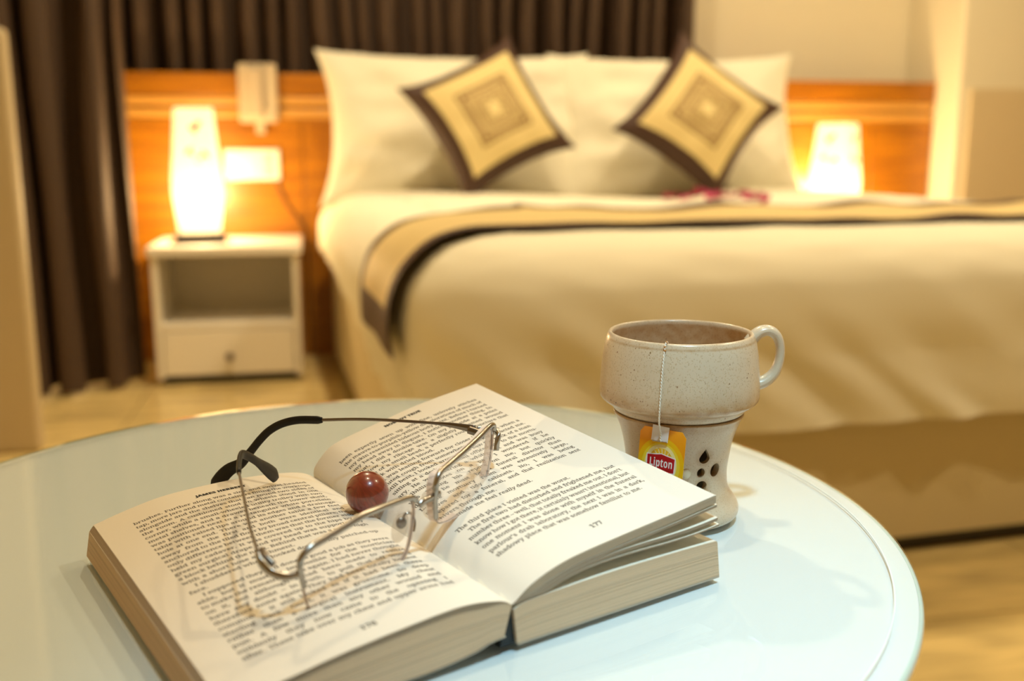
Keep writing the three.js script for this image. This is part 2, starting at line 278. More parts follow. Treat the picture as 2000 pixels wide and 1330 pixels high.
// flower petals scattered on the bedspread
{
  const pg = grid(8, 8, (u, v) => { const a = u * 2 - 1, r = v, w = Math.sqrt(Math.max(0, 1 - a * a)); return [0.016 * a, 0.009 * r * r + 0.009 * a * a, 0.024 * (r - 0.5) * 2 * w]; });
  const pm = phys({ color: rgb(0.40, 0.03, 0.10), roughness: 0.6, side: THREE.DoubleSide });
  for (const [x, z, a, s] of [[0.905, -2.50, 0.3, 1.1], [0.935, -2.46, 2, 0.9], [1.005, -2.58, 1, 1.5], [1.035, -2.53, 2.6, 1.5], [1.05, -2.50, 0.2, 1.3], [1.02, -2.47, 1.7, 1.2], [1.115, -2.55, 1.2, 1.2], [1.13, -2.50, 2.2, 1.3], [1.11, -2.42, 0.6, 1.2], [1.10, -2.36, 2.9, 1.1]]) {
    const p = mesh('flower_petal', pg, pm, scene); p.position.set(x, TOP + 0.008, z); p.rotation.y = a; p.scale.setScalar(s);
    tag(p, 'crimson flower petal scattered on the cream bedspread beyond the gold runner', 'petal', 'crimson petals on the bedspread');
  }
}

// ---------------------------------------------------------------- nightstands and bedside lamps
function nightstand(label, x) {
  const n = thing('nightstand', label, 'nightstand', [x, 0, -3.39]), w = 0.445, d = 0.37;
  mesh('top_panel', box(w + 0.02, 0.030, d + 0.015, 0, 0.422, 0.004, 0.006), M.whitePaint, n);
  for (const s of [-1, 1]) mesh('side_panel', box(0.020, 0.387, d, s * (w / 2 - 0.010), 0.2135, 0, 0.003), M.whitePaint, n);
  mesh('back_panel', box(w - 0.041, 0.387, 0.012, 0, 0.2135, -d / 2 + 0.006), M.whitePaint, n);
  mesh('shelf', box(w - 0.041, 0.020, d - 0.013, 0, 0.185, 0.006, 0.003), M.whitePaint, n);
  const dr = mesh('drawer', box(w - 0.046, 0.142, 0.020, 0, 0.101, d / 2 - 0.010, 0.003), M.whitePaint, n);
  const k = lathe([[0, 0.020], [0.010, 0.019], [0.013, 0.014], [0.007, 0.008], [0.006, 0.0], [0, 0]], 24); k.rotateX(Math.PI / 2).translate(0.0, 0.088, d / 2 + 0.0);
  mesh('knob', k, M.bronze, dr);
  mesh('plinth', box(w - 0.03, 0.019, d - 0.04, 0, 0.0095, -0.005), M.dark, n);
  return n;
}
nightstand('white open-shelf nightstand with one drawer, left of the bed', -0.285);
nightstand('white nightstand right of the bed, mostly hidden behind it', 2.055);
function bedLamp(label, x, y, z, turn, tall = 0.42) {
  const l = thing('bedside_lamp', label, 'lamp', [x, y, z], turn);
  mesh('lamp_base', box(0.154, 0.032, 0.154, 0, 0.016, 0, 0.004), M.dark, l);
  const pr = [[0.020, 0.064], [0.06, 0.068], [0.15, 0.078], [0.20, 0.077], [0.30, 0.068], [0.415, 0.060], [0.42, 0.058]];
  const half = (y0) => { let i = 0; while (i < pr.length - 2 && pr[i + 1][0] < y0) i++; return THREE.MathUtils.lerp(pr[i][1], pr[i + 1][1], (y0 - pr[i][0]) / (pr[i + 1][0] - pr[i][0])); };
  const sh = grid(64, 40, (u, v) => { const yy = 0.031 + (tall - 0.031) * v, h = half(0.02 + 0.40 * v), a = u * 2 * Math.PI, c = Math.cos(a), s = Math.sin(a), k = h / Math.pow(Math.pow(Math.abs(c), 7) + Math.pow(Math.abs(s), 7), 1 / 7); return [k * c, yy, -k * s]; }, (u, v) => [u * 4 + 0.5, v]);
  const shadeTex = texture(canvas(256, 1024, (g, w, h) => {
    g.fillStyle = '#ffffff'; g.fillRect(0, 0, w, h); g.fillStyle = '#4a2208';
    const leaf = (x0, y0, a, s) => { g.save(); g.translate(x0, y0); g.rotate(a); g.beginPath(); g.ellipse(0, 0, 9 * s, 24 * s, 0, 0, 7); g.fill(); g.restore(); };
    leaf(140, 150, 0.6, 2.3); leaf(112, 170, -0.7, 1.6); leaf(78, 345, 0.5, 1.5); leaf(98, 366, -0.7, 1.2); leaf(190, 372, -0.5, 1.5); leaf(168, 388, 0.7, 1.2);
    g.strokeStyle = '#c88a44'; g.lineWidth = 3; g.beginPath(); g.moveTo(132, 160); g.quadraticCurveTo(120, 300, 140, 470); g.moveTo(90, 360); g.lineTo(138, 450); g.moveTo(184, 380); g.lineTo(140, 450); g.stroke();
  }), true);
  mesh('lamp_shade', sh, phys({ map: shadeTex, color: rgb(0.95, 0.88, 0.68), roughness: 1, transmission: 0.10, thickness: 0, emissive: rgb(1, 0.78, 0.42), emissiveMap: shadeTex, emissiveIntensity: 0.9, side: THREE.DoubleSide }), l);
  mesh('bulb', new THREE.SphereGeometry(0.026, 20, 14).scale(1, 1.25, 1).translate(0, 0.135, 0), std({ color: 0xffffff, emissive: LAMP, emissiveIntensity: 30 }), l);
  mesh('socket', lathe([[0.014, 0.02], [0.016, 0.10], [0.012, 0.108]], 20), M.plastic, l);
  const p = new THREE.PointLight(LAMP, LAMP_CD, 0, 2); p.name = 'bedside_light'; p.position.set(0, 0.135, 0); p.shadow.radius = 1; p.castShadow = true; l.add(p);
  return l;
}
bedLamp('tall glowing table lamp with leaf prints and a dark base on the left nightstand', -0.372, 0.437, -3.36, R(8));
bedLamp('glowing table lamp on the right, its foot hidden behind the bed', 1.895, 0.437, -3.46, R(38), 0.385);
{
  const c = mesh('lamp_cord', wire([[-0.14, 0.64, -3.604], [-0.10, 0.54, -3.603], [-0.050, 0.468, -3.603], [-0.036, 0.30, -3.604], [-0.036, 0.01, -3.602]], 0.003, 60), M.dark, scene);
  tag(c, 'thin dark lamp cord hanging from the white socket plate on the headboard', 'cord');
  const s = thing('socket_plate', 'white socket and switch plate on the headboard beside the left lamp', 'socket', [-0.212, 0.678, HEAD]);
  mesh('plate', box(0.185, 0.105, 0.012, 0, 0, 0.006, 0.004), std({ color: rgb(0.82, 0.78, 0.68), roughness: 0.35 }), s);
  mesh('socket_insert', box(0.095, 0.070, 0.005, -0.035, 0, 0.013, 0.002), std({ color: rgb(0.85, 0.82, 0.74), roughness: 0.3 }), s);
  for (const y of [-0.02, 0.02]) mesh('switch_rocker', box(0.022, 0.030, 0.007, 0.052, y, 0.014, 0.002), std({ color: rgb(0.72, 0.58, 0.42), roughness: 0.3 }), s);
  const t = thing('wall_telephone', 'pale beige wall handset hanging over the top edge of the headboard', 'telephone', [-0.182, 0.80, HEAD]);
  mesh('cradle', box(0.128, 0.195, 0.030, 0, 0.118, 0.015, 0.010), M.plastic, t);
  mesh('handset', box(0.060, 0.165, 0.028, -0.012, 0.118, 0.040, 0.012), std({ color: rgb(0.50, 0.40, 0.27), roughness: 0.4 }), t);
  mesh('cord_end', box(0.030, 0.045, 0.014, 0.004, 0.005, 0.010, 0.005), M.plastic, t);
}

// ---------------------------------------------------------------- round glass table
const TR = 0.2575;
{
  const [x, , z] = corner(-0.0717, 0, -0.4718);
  const t = thing('glass_table', 'small round pale glass table with a bright thin rim under the open book', 'table', [x, 0, z]);
  const bevel = [[TR - 0.0115, TABLE]]; for (const [w, deg] of [[0.0005, 15], [0.0041, 4.6], [0.0046, 6.0], [0.0010, 12], [0.0007, 26], [0.0004, 48]]) { const p = bevel[bevel.length - 1]; bevel.push([p[0] + w, p[1] - w * Math.tan(R(deg))]); }
  mesh('glass_top', lathe([[0.0001, TABLE], [0.12, TABLE], ...bevel], 200), phys({ color: rgb(0.93, 0.99, 0.985), roughness: 0.02, transmission: 1, thickness: 0, ior: 1.5 }), t);
  mesh('white_backing', lathe([[0.0001, TABLE - 0.0026], [TR - 0.0022, TABLE - 0.0026], [TR - 0.0022, TABLE - 0.009], [0.0001, TABLE - 0.009]], 200), std({ color: rgb(0.70, 0.705, 0.73), roughness: 0.6 }), t);
  mesh('glass_rim', lathe([[TR - 0.0021, TABLE - 0.0027], [TR - 0.0008, TABLE - 0.0022], [TR, TABLE - 0.0040], [TR, TABLE - 0.0072], [TR - 0.0008, TABLE - 0.0086], [TR - 0.0021, TABLE - 0.0090]], 200), phys({ color: rgb(0.62, 0.72, 0.68), roughness: 0.12, clearcoat: 1 }), t);
  mesh('painted_bevel_glint', lathe([[TR - 0.0120, TABLE - 0.0006], [TR - 0.0113, TABLE - 0.0006], [TR - 0.0113, TABLE - 0.0010], [TR - 0.0120, TABLE - 0.0010]], 200), std({ color: rgb(0.86, 0.87, 0.88), roughness: 0.5 }), t);  // white ring that paints in the highlight along the bevel ridge
  mesh('pedestal', lathe([[0.0001, TABLE - 0.0092], [0.09, TABLE - 0.0092], [0.09, TABLE - 0.02], [0.028, TABLE - 0.03], [0.026, 0.06], [0.15, 0.03], [0.19, 0.012], [0.19, 0], [0.0001, 0]], 64), M.chrome, t);
}

// ---------------------------------------------------------------- open paperback (local x across from the gutter, y up, -z along the gutter away from the viewer)
const BL = 0.178;
const LN = [[0, .0172], [-.006, .0202], [-.0228, .0224], [-.0489, .0205], [-.0699, .0182], [-.0879, .0155], [-.109, .0135]];
const LF = [[-.0012, .0172], [-.0072, .0205], [-.0186, .0226], [-.0440, .0240], [-.0747, .0226], [-.0931, .0191], [-.1085, .0149]];
const RN = [[0, .0172], [.0014, .018], [.0098, .0235], [.0261, .0287], [.0517, .0322], [.0791, .0353], [.1048, .0385]];
const RF = [[-.0012, .0172], [-.0005, .0225], [.0064, .0302], [.0143, .0342], [.0366, .0403], [.0630, .0470], [.0980, .0532]];
function resample(P, n) {
  const Q = [], m = P.length;
  for (let i = 0; i < m - 1; i++) { const a = P[Math.max(i - 1, 0)], b = P[i], c = P[i + 1], d = P[Math.min(i + 2, m - 1)]; for (let k = 0; k < 40; k++) { const t = k / 40; Q.push([0, 1].map((q) => 0.5 * (2 * b[q] + (c[q] - a[q]) * t + (2 * a[q] - 5 * b[q] + 4 * c[q] - d[q]) * t * t + (3 * b[q] - a[q] - 3 * c[q] + d[q]) * t * t * t))); } }
  Q.push(P[m - 1]);
  const s = [0]; for (let i = 1; i < Q.length; i++) s.push(s[i - 1] + Math.hypot(Q[i][0] - Q[i - 1][0], Q[i][1] - Q[i - 1][1]));
  const out = []; let j = 0;
  for (let k = 0; k < n; k++) { const q = s[s.length - 1] * k / (n - 1); while (j < s.length - 2 && s[j + 1] < q) j++; const f = Math.min(1, (q - s[j]) / (s[j + 1] - s[j] || 1)); out.push([Q[j][0] + (Q[j + 1][0] - Q[j][0]) * f, Q[j][1] + (Q[j + 1][1] - Q[j][1]) * f]); }
  return out;
}
const NS = 48;
const mixP = (a, b, t) => [a[0] + (b[0] - a[0]) * t, a[1] + (b[1] - a[1]) * t];
// a stack of leaves between a top and a bottom curve, each given at the near and the far end; right-hand stacks run to +x, left-hand ones to -x
function stack(tN, tF, bN, bF, sgn, nv = 12, z0 = 0, z1 = BL) {
  const at = (N, F, u, v) => { const k = Math.round(u * (NS - 1)), p = mixP(N[k], F[k], v); return [p[0], p[1], -(z0 + (z1 - z0) * v)]; };
  const f = (g) => (sgn > 0 ? g : flip(g)), H = 0.02;
  const top = f(grid(NS - 1, nv, (u, v) => at(tN, tF, u, v), (u, v, p) => [p[0], p[2]])), bot = f(grid(NS - 1, nv, (u, v) => at(bN, bF, 1 - u, v), (u, v, p) => [p[0], p[2]]));
  const side = (v) => (u, w) => { const a = at(tN, tF, u, v), b = at(bN, bF, u, v); return [b[0] + (a[0] - b[0]) * w, b[1] + (a[1] - b[1]) * w, a[2]]; };
  const near = f(grid(NS - 1, 6, side(0), (u, w, p) => [u * 0.11, w * H])), far = f(flip(grid(NS - 1, 6, side(1), (u, w) => [u * 0.11, w * H])));
  const end = (u) => (v, w) => { const a = at(tN, tF, u, v), b = at(bN, bF, u, v); return [b[0] + (a[0] - b[0]) * w, b[1] + (a[1] - b[1]) * w, a[2]]; };
  const fore = f(grid(nv, 6, end(1), (v, w) => [v * BL, w * H])), spine = f(flip(grid(nv, 6, end(0), (v, w) => [v * BL, w * H])));
  const sides = mergeGeometries([near, far, fore, spine]), faces = mergeGeometries([top, bot]);
  return mergeGeometries([faces, sides], true);
}
const paperGrain = noiseTex(256, 256, (x, y) => { const v = 246 + 6 * (rnd() - 0.5) + 4 * loop(x, y, 1.5, 6, 2); return [v, v * 0.985, v * 0.955]; }, true, 20, 20);
const edgeTex = texture(canvas(64, 512, (g, w, h) => {
  for (let y = 0; y < h; y++) { const v = 218 + 40 * (rnd() - 0.5) + (rnd() < 0.10 ? -36 : 0); g.fillStyle = `rgb(${v | 0},${(v * 0.885) | 0},${(v * 0.73) | 0})`; g.fillRect(0, y, w, 1); }
  for (let k = 0; k < 60; k++) { g.fillStyle = 'rgba(90,60,30,0.10)'; g.fillRect(rnd() * w, rnd() * h, 3 + rnd() * 12, 1); }
}), true, 12, 50 * 0.35);
const edgeBump = texture(canvas(16, 512, (g, w, h) => { for (let y = 0; y < h; y++) { const v = (rnd() * 255) | 0; g.fillStyle = `rgb(${v},${v},${v})`; g.fillRect(0, y, w, 1); } }), false, 1, 50 * 0.35);
const paperMat = std({ map: paperGrain, color: rgb(0.88, 0.84, 0.75), roughness: 0.85 });
const edgeMat = std({ map: edgeTex, roughness: 0.9, bumpMap: edgeBump, bumpScale: 0.0002 });

// print of the two pages, as the photograph shows it
const PW = 1240, PH = 2000, PX = 0.955;
function printPage(side, head, headAt, lines, folio) {
  return texture(canvas(PW, PH, (g) => {
    const im = g.createImageData(PW, PH);
    for (let i = 0; i < PW * PH; i++) { const n = 5 * (rnd() - 0.5); im.data[i * 4] = 243 + n; im.data[i * 4 + 1] = 239 + n; im.data[i * 4 + 2] = 228 + n; im.data[i * 4 + 3] = 255; }
    g.putImageData(im, 0, 0);
    g.fillStyle = '#241d18'; g.textBaseline = 'alphabetic';
    const X0 = side < 0 ? PW * 0.125 : PW * 0.122, X1 = side < 0 ? PW * 0.880 : PW * 0.884, yAt = (v) => PH * (1 - v);
    const put = (word, x, y) => { g.save(); g.translate(x, y); g.scale(PX, 1); g.fillText(word, 0, 0); g.restore(); };
    lines.forEach((raw, k) => {
      if (!raw) return;
      const y = yAt(0.8905 - k * 0.02685), open = raw.startsWith('>'), last = raw.endsWith('<'), text = raw.replace(/^>/, '').replace(/<$/, ''), x0 = X0 + (open ? 42 : 0), words = text.split(' ');
      const font = (w) => { g.font = (w.startsWith('/') ? 'italic ' : '') + '38.5px serif'; return w.replace(/\//g, ''); };
      const ws = words.map((w) => { const t = font(w); return g.measureText(t).width * PX; }), sum = ws.reduce((a, b) => a + b, 0), n = words.length - 1;
      let gap = last || !n ? 12 : (X1 - x0 - sum) / n, sc = 1;
      if (gap < 8) { sc = (X1 - x0 - 8 * n) / sum; gap = 8; }
      let x = x0;
      words.forEach((w, i) => { const t = font(w); g.save(); g.translate(x, y); g.scale(PX * sc, 1); g.fillText(t, 0, 0); g.lineWidth = 1.4; g.strokeStyle = '#241d18'; g.strokeText(t, 0, 0); g.restore(); x += ws[i] * sc + gap; });
    });
    g.lineWidth = 3.6; g.font = 'bold 36px sans-serif'; g.fillText(head, headAt[0], yAt(headAt[1])); g.strokeText(head, headAt[0], yAt(headAt[1]));
    g.lineWidth = 2.4; g.font = '42px serif'; g.fillText(folio[0], folio[1], yAt(folio[2])); g.strokeText(folio[0], folio[1], yAt(folio[2]));
  }), true);
}
const leftText = ['brushes. Further along was a sink and swivel-headed', 'tap, more jars and metal containers filling the worktops', 'alongside and the shelves that ran round two sides of', 'the room. A cushioned stool on wheels stood in one', 'corner, while a small-wheeled utility trolley with two', 'metal shelves, and a drawer beneath the lower shelf,', 'was positioned next to a rectangular white porcelain', 'table with raised lips around its edges and a drainage', 'hole at one end. There was another table a few feet', 'away from the first and both were identical and', 'anchored to the tiled floor by broad central pillars; the', 'only difference between them was that the former also', 'held my cadaver. It was covered up to the hips by a', 'green surgical drape and my head was supported by', 'a block behind the neck. Behind that was a waist-high', 'with a short hose attachment.<', '>I shuddered when I looked down at my patched-up', 'face.<', '>I supposed they had done as good a job as they were', 'able, but it must be impossible for the mortician', 'to make the remains whole again. I had never thought', 'on it, but although I had been made to realize', 'have any doubt – in truth, to pull that off would', 'therefore none again. They had been totally honest', 'common – it still looked as if it had been there', 'starting back. Good, it was gruesome. So deep', 'rather than a surgical instrument. My chest', 'post. A few more than any other wound and', 'suddenly they now came to the opening I', 'after. These take over my chest and upper arms had'];
const rightText = ['been expertly sewn up with fine, unlovely stitches', 'the mauve-to-purplish-yellow discolorations of much of', 'my skin resembled hideous body paint. Before I turned', 'my head away in disgust, I noticed another thing. In', 'that, I did a double-take. On my left side at a point', 'below my ribcage was a slightly inflamed wound', 'size of a small bead, a perfectly round puncture that', 'dark with dried blood.<', '>I was leaning forward for closer inspection when a', 'muted cough from somewhere behind distracted me.', 'Still bent, I looked around and saw the back of a man', 'sitting at a desk in a small office next to the mortu-', 'ary. He was wearing a white coat and was busy', 'scribbling notes on a pad. I wondered if he', 'was writing his report on me, but quickly', 'decided he must be a funeral director than', 'L. The mortuary room was excessively large,', 'shelves and tidy cabinets. No, I was being', 'prepared for a funeral, and that realization sent', 'shivers through me.<', '>It made me feel /really dead.<', '', 'The third place I visited was the worst.<', '>The first two had disturbed and frightened me, but', 'number three – well, that totally freaked me out. I don\u2019t', 'know how I got there, it certainly wasn\u2019t intentional, but', 'one moment I was alone with myself in the funeral', 'parlour\u2019s drab laboratory, the next I was in a dark,', 'shadowy place that was somehow familiar to me.<'];
{
  const [x, y, z] = corner(0, 0, -0.3445);
  const b = thing('paperback_book', 'thick paperback book lying open with printed pages on the glass table', 'book', [x, y, z], R(34.5) - YAW);
  const tLN = resample(LN, NS), tLF = resample(LF, NS), tRN = resample(RN, NS), tRF = resample(RF, NS);
  const bL = resample([[-.0035, .0055], [-.0105, .0048], [-.0165, .0032], [-.033, .0014], [-.06, .0010], [-.1125, .0010]], NS);
  const fore = (c, d) => c.map((p, i) => { const q = i / (NS - 1); return q > 0.97 ? [p[0], p[1]] : p; });
  // left half: thick block, two loose leaf stacks on top of it
  const off = (c, t, push) => c.map((p, i) => { const q = i / (NS - 1), r = Math.min(1, q / 0.12); return [p[0] + push * q, p[1] - t * r]; });
  const l1N = off(tLN, 0.0012, -0.0009), l1F = off(tLF, 0.0012, -0.0009), l2N = off(tLN, 0.0026, -0.0019), l2F = off(tLF, 0.0026, -0.0019);
  const under = (c, base) => c.map((p, i) => [p[0], Math.max(p[1], base[i][1] + 0.001)]);
  const l3N = off(tLN, 0.00262, -0.0020), l3F = off(tLF, 0.00262, -0.0020);
  mesh('page_stack', stack(off(tLN, 0.0002, 0), off(tLF, 0.0002, 0), l1N, l1F, -1), [paperMat, edgeMat], b);
  mesh('page_stack', stack(off(tLN, 0.00125, -0.0009), off(tLF, 0.00125, -0.0009), l2N, l2F, -1), [paperMat, edgeMat], b);
  mesh('page_block', stack(under(l3N, bL), under(l3F, bL), bL, bL, -1), [paperMat, edgeMat], b);
  // right half: block lying flat, four stacks of leaves fanning up from the gutter
  const blockTop = resample([[.0008, .0150], [.006, .0166], [.0189, .0174], [.0494, .0182], [.085, .0180], [.1058, .0175], [.1072, .0168]], NS), blockBot = resample([[.0025, .0010], [.055, .0010], [.1092, .0010]], NS);
  const bt = blockTop.map((p, i) => p);
  mesh('page_block', stack(bt, bt, blockBot, blockBot, 1), [paperMat, edgeMat], b);
  const fan = (t0, t1, open, start, push) => (c, t, far) => c.map((p, i) => {
    const q = i / (NS - 1), r = Math.min(1, q / 0.10), w = THREE.MathUtils.smoothstep(q, start, 1) * open * (far ? 1.5 : 1), base = blockTop[i][1] + 0.0004;
    return [p[0] + push * q, Math.max(p[1] - t * r - w, base + 0.0002 * r * (t === t0 ? 1 : 0))];
  });
  const sheets = [[0.0002, 0.0037, 0, 0, 0.0004], [0.0040, 0.0052, 0.0004, 0.3, 0.0012], [0.0054, 0.0068, 0.0050, 0.36, 0.0020], [0.0070, 0.0077, 0.0066, 0.30, 0.0030]];
  for (const [t0, t1, open, start, push] of sheets) { const f = fan(t0, t1, open, start, push); mesh('page_stack', stack(f(tRN, t0, 0), f(tRF, t0, 1), f(tRN, t1, 0), f(tRF, t1, 1), 1), [paperMat, edgeMat], b); }
  // the printed pages on top
  const page = (N, F, sgn) => { const g = grid(NS - 1, 24, (u, v) => { const k = Math.round(u * (NS - 1)), p = mixP(N[k], F[k], v); return [p[0], p[1], -BL * v]; }, (u, v) => [sgn > 0 ? u : 1 - u, v]); return sgn > 0 ? g : flip(g); };
  const pl = mesh('printed_page', page(tLN, tLF, -1), std({ map: printPage(-1, 'JAMES HERBERT', [PW * 0.405, 0.929], leftText, ['176', PW * 0.475, 0.048]), color: rgb(0.83, 0.80, 0.77), roughness: 0.8 }), b); pl.userData.label = 'left printed page numbered 176';
  const pr = mesh('printed_page', page(tRN, tRF, 1), std({ map: printPage(1, 'NOBODY TRUE', [PW * 0.425, 0.952], rightText, ['177', PW * 0.475, 0.070]), color: rgb(0.83, 0.80, 0.77), roughness: 0.8 }), b); pr.userData.label = 'right printed page numbered 177';
  const cover = std({ color: rgb(0.008, 0.014, 0.016), roughness: 0.55 });
  const wedge = new THREE.Shape([new THREE.Vector2(-0.0042, 0.0006), new THREE.Vector2(0.0030, 0.0006), new THREE.Vector2(0.0012, 0.0145), new THREE.Vector2(-0.0002, 0.0165), new THREE.Vector2(-0.0030, 0.0060)]);
  mesh('spine', new THREE.ExtrudeGeometry(wedge, { depth: BL - 0.003, bevelEnabled: false }).translate(0, 0, -BL + 0.0012), cover, b);
  const cb = bL.map((p) => [p[0] + 0.0008, Math.max(0.0004, p[1] - 0.0002)]), cbb = cb.map((p) => [p[0], p[1] - 0.0004]);
  const board = std({ color: rgb(0.50, 0.44, 0.34), roughness: 0.7 });
  mesh('front_cover', stack(cb, cb, cbb, cbb, -1), [board, board], b);
  const cr1 = resample([[.0028, .0009], [.1092, .0009]], NS), cr2 = resample([[.0028, .0001], [.1092, .0001]], NS);
  mesh('back_cover', stack(cr1, cr1, cr2, cr2, 1), [board, board], b);
}

// ---------------------------------------------------------------- polished wooden ball in the gutter
{
  const grain = noiseTex(512, 512, (x, y) => { const a = loop(x, y, 9, 2.2, 4), c = loop(x, y, 3, 5, 8), v = 1 + 0.10 * a + 0.09 * c; return [Math.min(255, 124 * v), 43 * v, 27 * v]; }, true);
  const [x, y, z] = corner(-0.0656, 0.0300, -0.431);
  const m = mesh('wooden_ball', new THREE.SphereGeometry(0.0098, 64, 48), phys({ map: grain, roughness: 0.28, clearcoat: 1, clearcoatRoughness: 0.04 }), scene);
  m.position.set(x, y, z); m.rotation.set(0.5, 0.3, 0.4); tag(m, 'small polished reddish brown wooden ball in the gutter of the open book', 'ball');
}

// ---------------------------------------------------------------- spectacles on the book
{
  const B = [-0.07, 0.0196, -0.40], [x, y, z] = corner(...B);
  const g = thing('spectacles', 'half-rim metal spectacles with black temple tips lying unfolded on the open book', 'spectacles', [x, y, z], -YAW);
  const L = (p) => [p[0] - B[0], p[1] - B[1], p[2] - B[2]];
  const metal = std({ color: rgb(0.38, 0.36, 0.33), metalness: 1, roughness: 0.24 }), dark = std({ color: rgb(0.20, 0.17, 0.14), metalness: 1, roughness: 0.3 }), black = phys({ color: rgb(0.010, 0.009, 0.007), roughness: 0.42, specularIntensity: 0.6 });
  const lensMat = phys({ color: rgb(0.965, 0.945, 0.94), roughness: 0.0, transmission: 1, thickness: 0, ior: 1.6 }), lensEdge = phys({ color: rgb(0.78, 0.66, 0.60), roughness: 0.5, transmission: 0.5, thickness: 0 });
  const e1 = V3(0.6292, 0.0543, -0.7754), u1 = V3(0.0471, 0.9931, 0.1078), n1 = e1.clone().cross(u1), o1 = V3(...L([-0.0725, 0.0199, -0.3348]));
  const e2 = V3(0.3586, 0.0839, -0.9297), u2 = V3(0.0471, 0.9931, 0.1078), n2 = e2.clone().cross(u2).normalize(), o2 = V3(...L([-0.0291, 0.0238, -0.3883]));
  const nearOut = [[-3.4, 18.6], [-1.5, 8], [0.3, 0.8], [2.2, -1.6], [5.5, -2.5], [20.5, -3.9], [36.9, -3.3], [47.5, -0.6], [50.9, 3.3], [53.5, 13], [54.2, 21.5], [52.6, 24.4], [49.8, 25.5], [40.1, 26.3], [27.3, 26.7], [15.9, 25.1], [7, 24], [1.1, 23.2], [-2.3, 21.2]];
  const farOut = [[-3.6, 27.5], [-1.2, 30.2], [4, 30.4], [20, 30.3], [40.6, 30.7], [53.7, 31.2], [56.8, 30.0], [57.8, 26.5], [57.6, 19.5], [55.2, 12.4], [51.5, 6.9], [43.4, 3.0], [33.5, 1.8], [13.7, 4.2], [4.5, 6.4], [-1.0, 9.5], [-3.0, 14.8], [-4.0, 22]];
  const place = (o, e, u, n) => (p, d = 0) => { const q = o.clone().addScaledVector(e, p[0] / 1000).addScaledVector(u, p[1] / 1000).addScaledVector(n, d / 1000); return [q.x, q.y, q.z]; };
  const P1 = place(o1, e1, u1, n1), P2 = place(o2, e2, u2, n2);
  const round = (out) => { const c = new THREE.CatmullRomCurve3(out.map((p) => V3(p[0], p[1], 0)), true, 'centripetal'); return c.getSpacedPoints(96).slice(0, 96); };
  function lens(out, P, bow, deep) {
    const c = round(out), mx = c.reduce((a, p) => a + p.x, 0) / 96, my = c.reduce((a, p) => a + p.y, 0) / 96, sag = (p) => -bow * ((p.x - mx) ** 2 + (p.y - my) ** 2) / 700;
    const face = grid(96, 10, (u, v) => { const p = c[Math.round(u * 96) % 96], q = { x: mx + (p.x - mx) * v, y: my + (p.y - my) * v }; return P([q.x, q.y], sag(q)); });
    const edge = grid(96, 2, (u, v) => { const p = c[Math.round(u * 96) % 96]; return P([p.x, p.y], sag(p) - v * deep); });
    return [face, edge, c.map((p) => P([p.x, p.y], sag(p) - 1.0))];
  }
  const [f1, d1, r1] = lens(nearOut, P1, 0.9, 2.2), [f2, d2, r2] = lens(farOut, P2, 0.9, 4.2);
  const ln = mesh('lens', f1, lensMat, g); mesh('lens_edge', d1, lensEdge, ln);
  const lf = mesh('lens', f2, lensMat, g); mesh('lens_edge', d2, lensEdge, lf);
  for (const [c, l] of [[r1, ln], [r2, lf]]) mesh('rim_thread', sweep([...c.filter((_, i) => i % 4 === 0), c[0]], () => [0.00032, 0.00032], 160, 6), std({ color: rgb(0.30, 0.25, 0.22), roughness: 0.4 }), l);
  // metal brow rims
  const rim = (pts, P, d) => sweep(pts.map((p) => P(p, d)), (t) => [0.0010 + 0.0003 * Math.sin(t * 3.14), 0.0012 + 0.0002 * Math.sin(t * 3.14)], 80, 12);
  mesh('brow_rim', rim([[-1.7, 9.5], [-2.9, 14], [-3.6, 18.6], [-2.9, 21.6], [1.0, 23.9], [7, 24.8], [15.9, 25.9], [27.3, 27.4], [40.1, 27.0], [49.8, 26.2], [53.2, 25.2], [54.9, 23.2]], P1, -1.2), metal, g);
  mesh('brow_rim', rim([[-3.4, 12.0], [-4.4, 18.0], [-4.6, 24.5], [-3.6, 29.0], [-0.6, 31.2], [6, 31.3], [20, 31.1], [40.6, 31.5], [53.9, 32.0], [57.3, 30.7], [58.4, 28.0]], P2, -1.2), metal, g);
  mesh('bridge', sweep([[-.0366, .0442, -.3755], [-.0355, .0452, -.3768], [-.0330, .0456, -.3800], [-.0305, .0460, -.3832], [-.0294, .0457, -.3852]].map(L), () => [0.0010, 0.0015], 24, 10), metal, g);
  // nose pads on curled wires
  const pad = (c, tilt, wirePts) => { const w = mesh('pad_arm', wire(wirePts.map(L), 0.00055, 30), metal, g); const p = new THREE.SphereGeometry(1, 24, 16).scale(0.0036, 0.0066, 0.0012).rotateZ(tilt).rotateY(0.5).translate(...L(c)); mesh('nose_pad', p, phys({ color: rgb(0.93, 0.90, 0.86), roughness: 0.12, transmission: 0.9, thickness: 0 }), w); const s = new THREE.SphereGeometry(1, 16, 12).scale(0.0023, 0.0025, 0.0013).rotateY(0.5).translate(...L([c[0] + 0.0008, c[1] + 0.0024, c[2] + 0.0014])); mesh('pad_screw', s, dark, w); };
  pad([-.0452, .0330, -.3812], -0.25, [[-.0395, .0318, -.3795], [-.0392, .0350, -.3810], [-.0405, .0380, -.3830], [-.0428, .0385, -.3822], [-.0442, .0360, -.3808]]);
  pad([-.0345, .0372, -.3950], 0.25, [[-.0300, .0380, -.3862], [-.0312, .0400, -.3885], [-.0330, .0412, -.3915], [-.0342, .0400, -.3935], [-.0345, .0380, -.3945]]);
  // end pieces and hinges
  mesh('end_piece', sweep([[-.0745, .0352, -.3322], [-.0795, .0346, -.3303], [-.0850, .0359, -.3309], [-.0888, .0392, -.3320], [-.0905, .0416, -.3345]].map(L), (t) => [0.0011, 0.0014 + 0.0005 * t], 40, 12), metal, g);
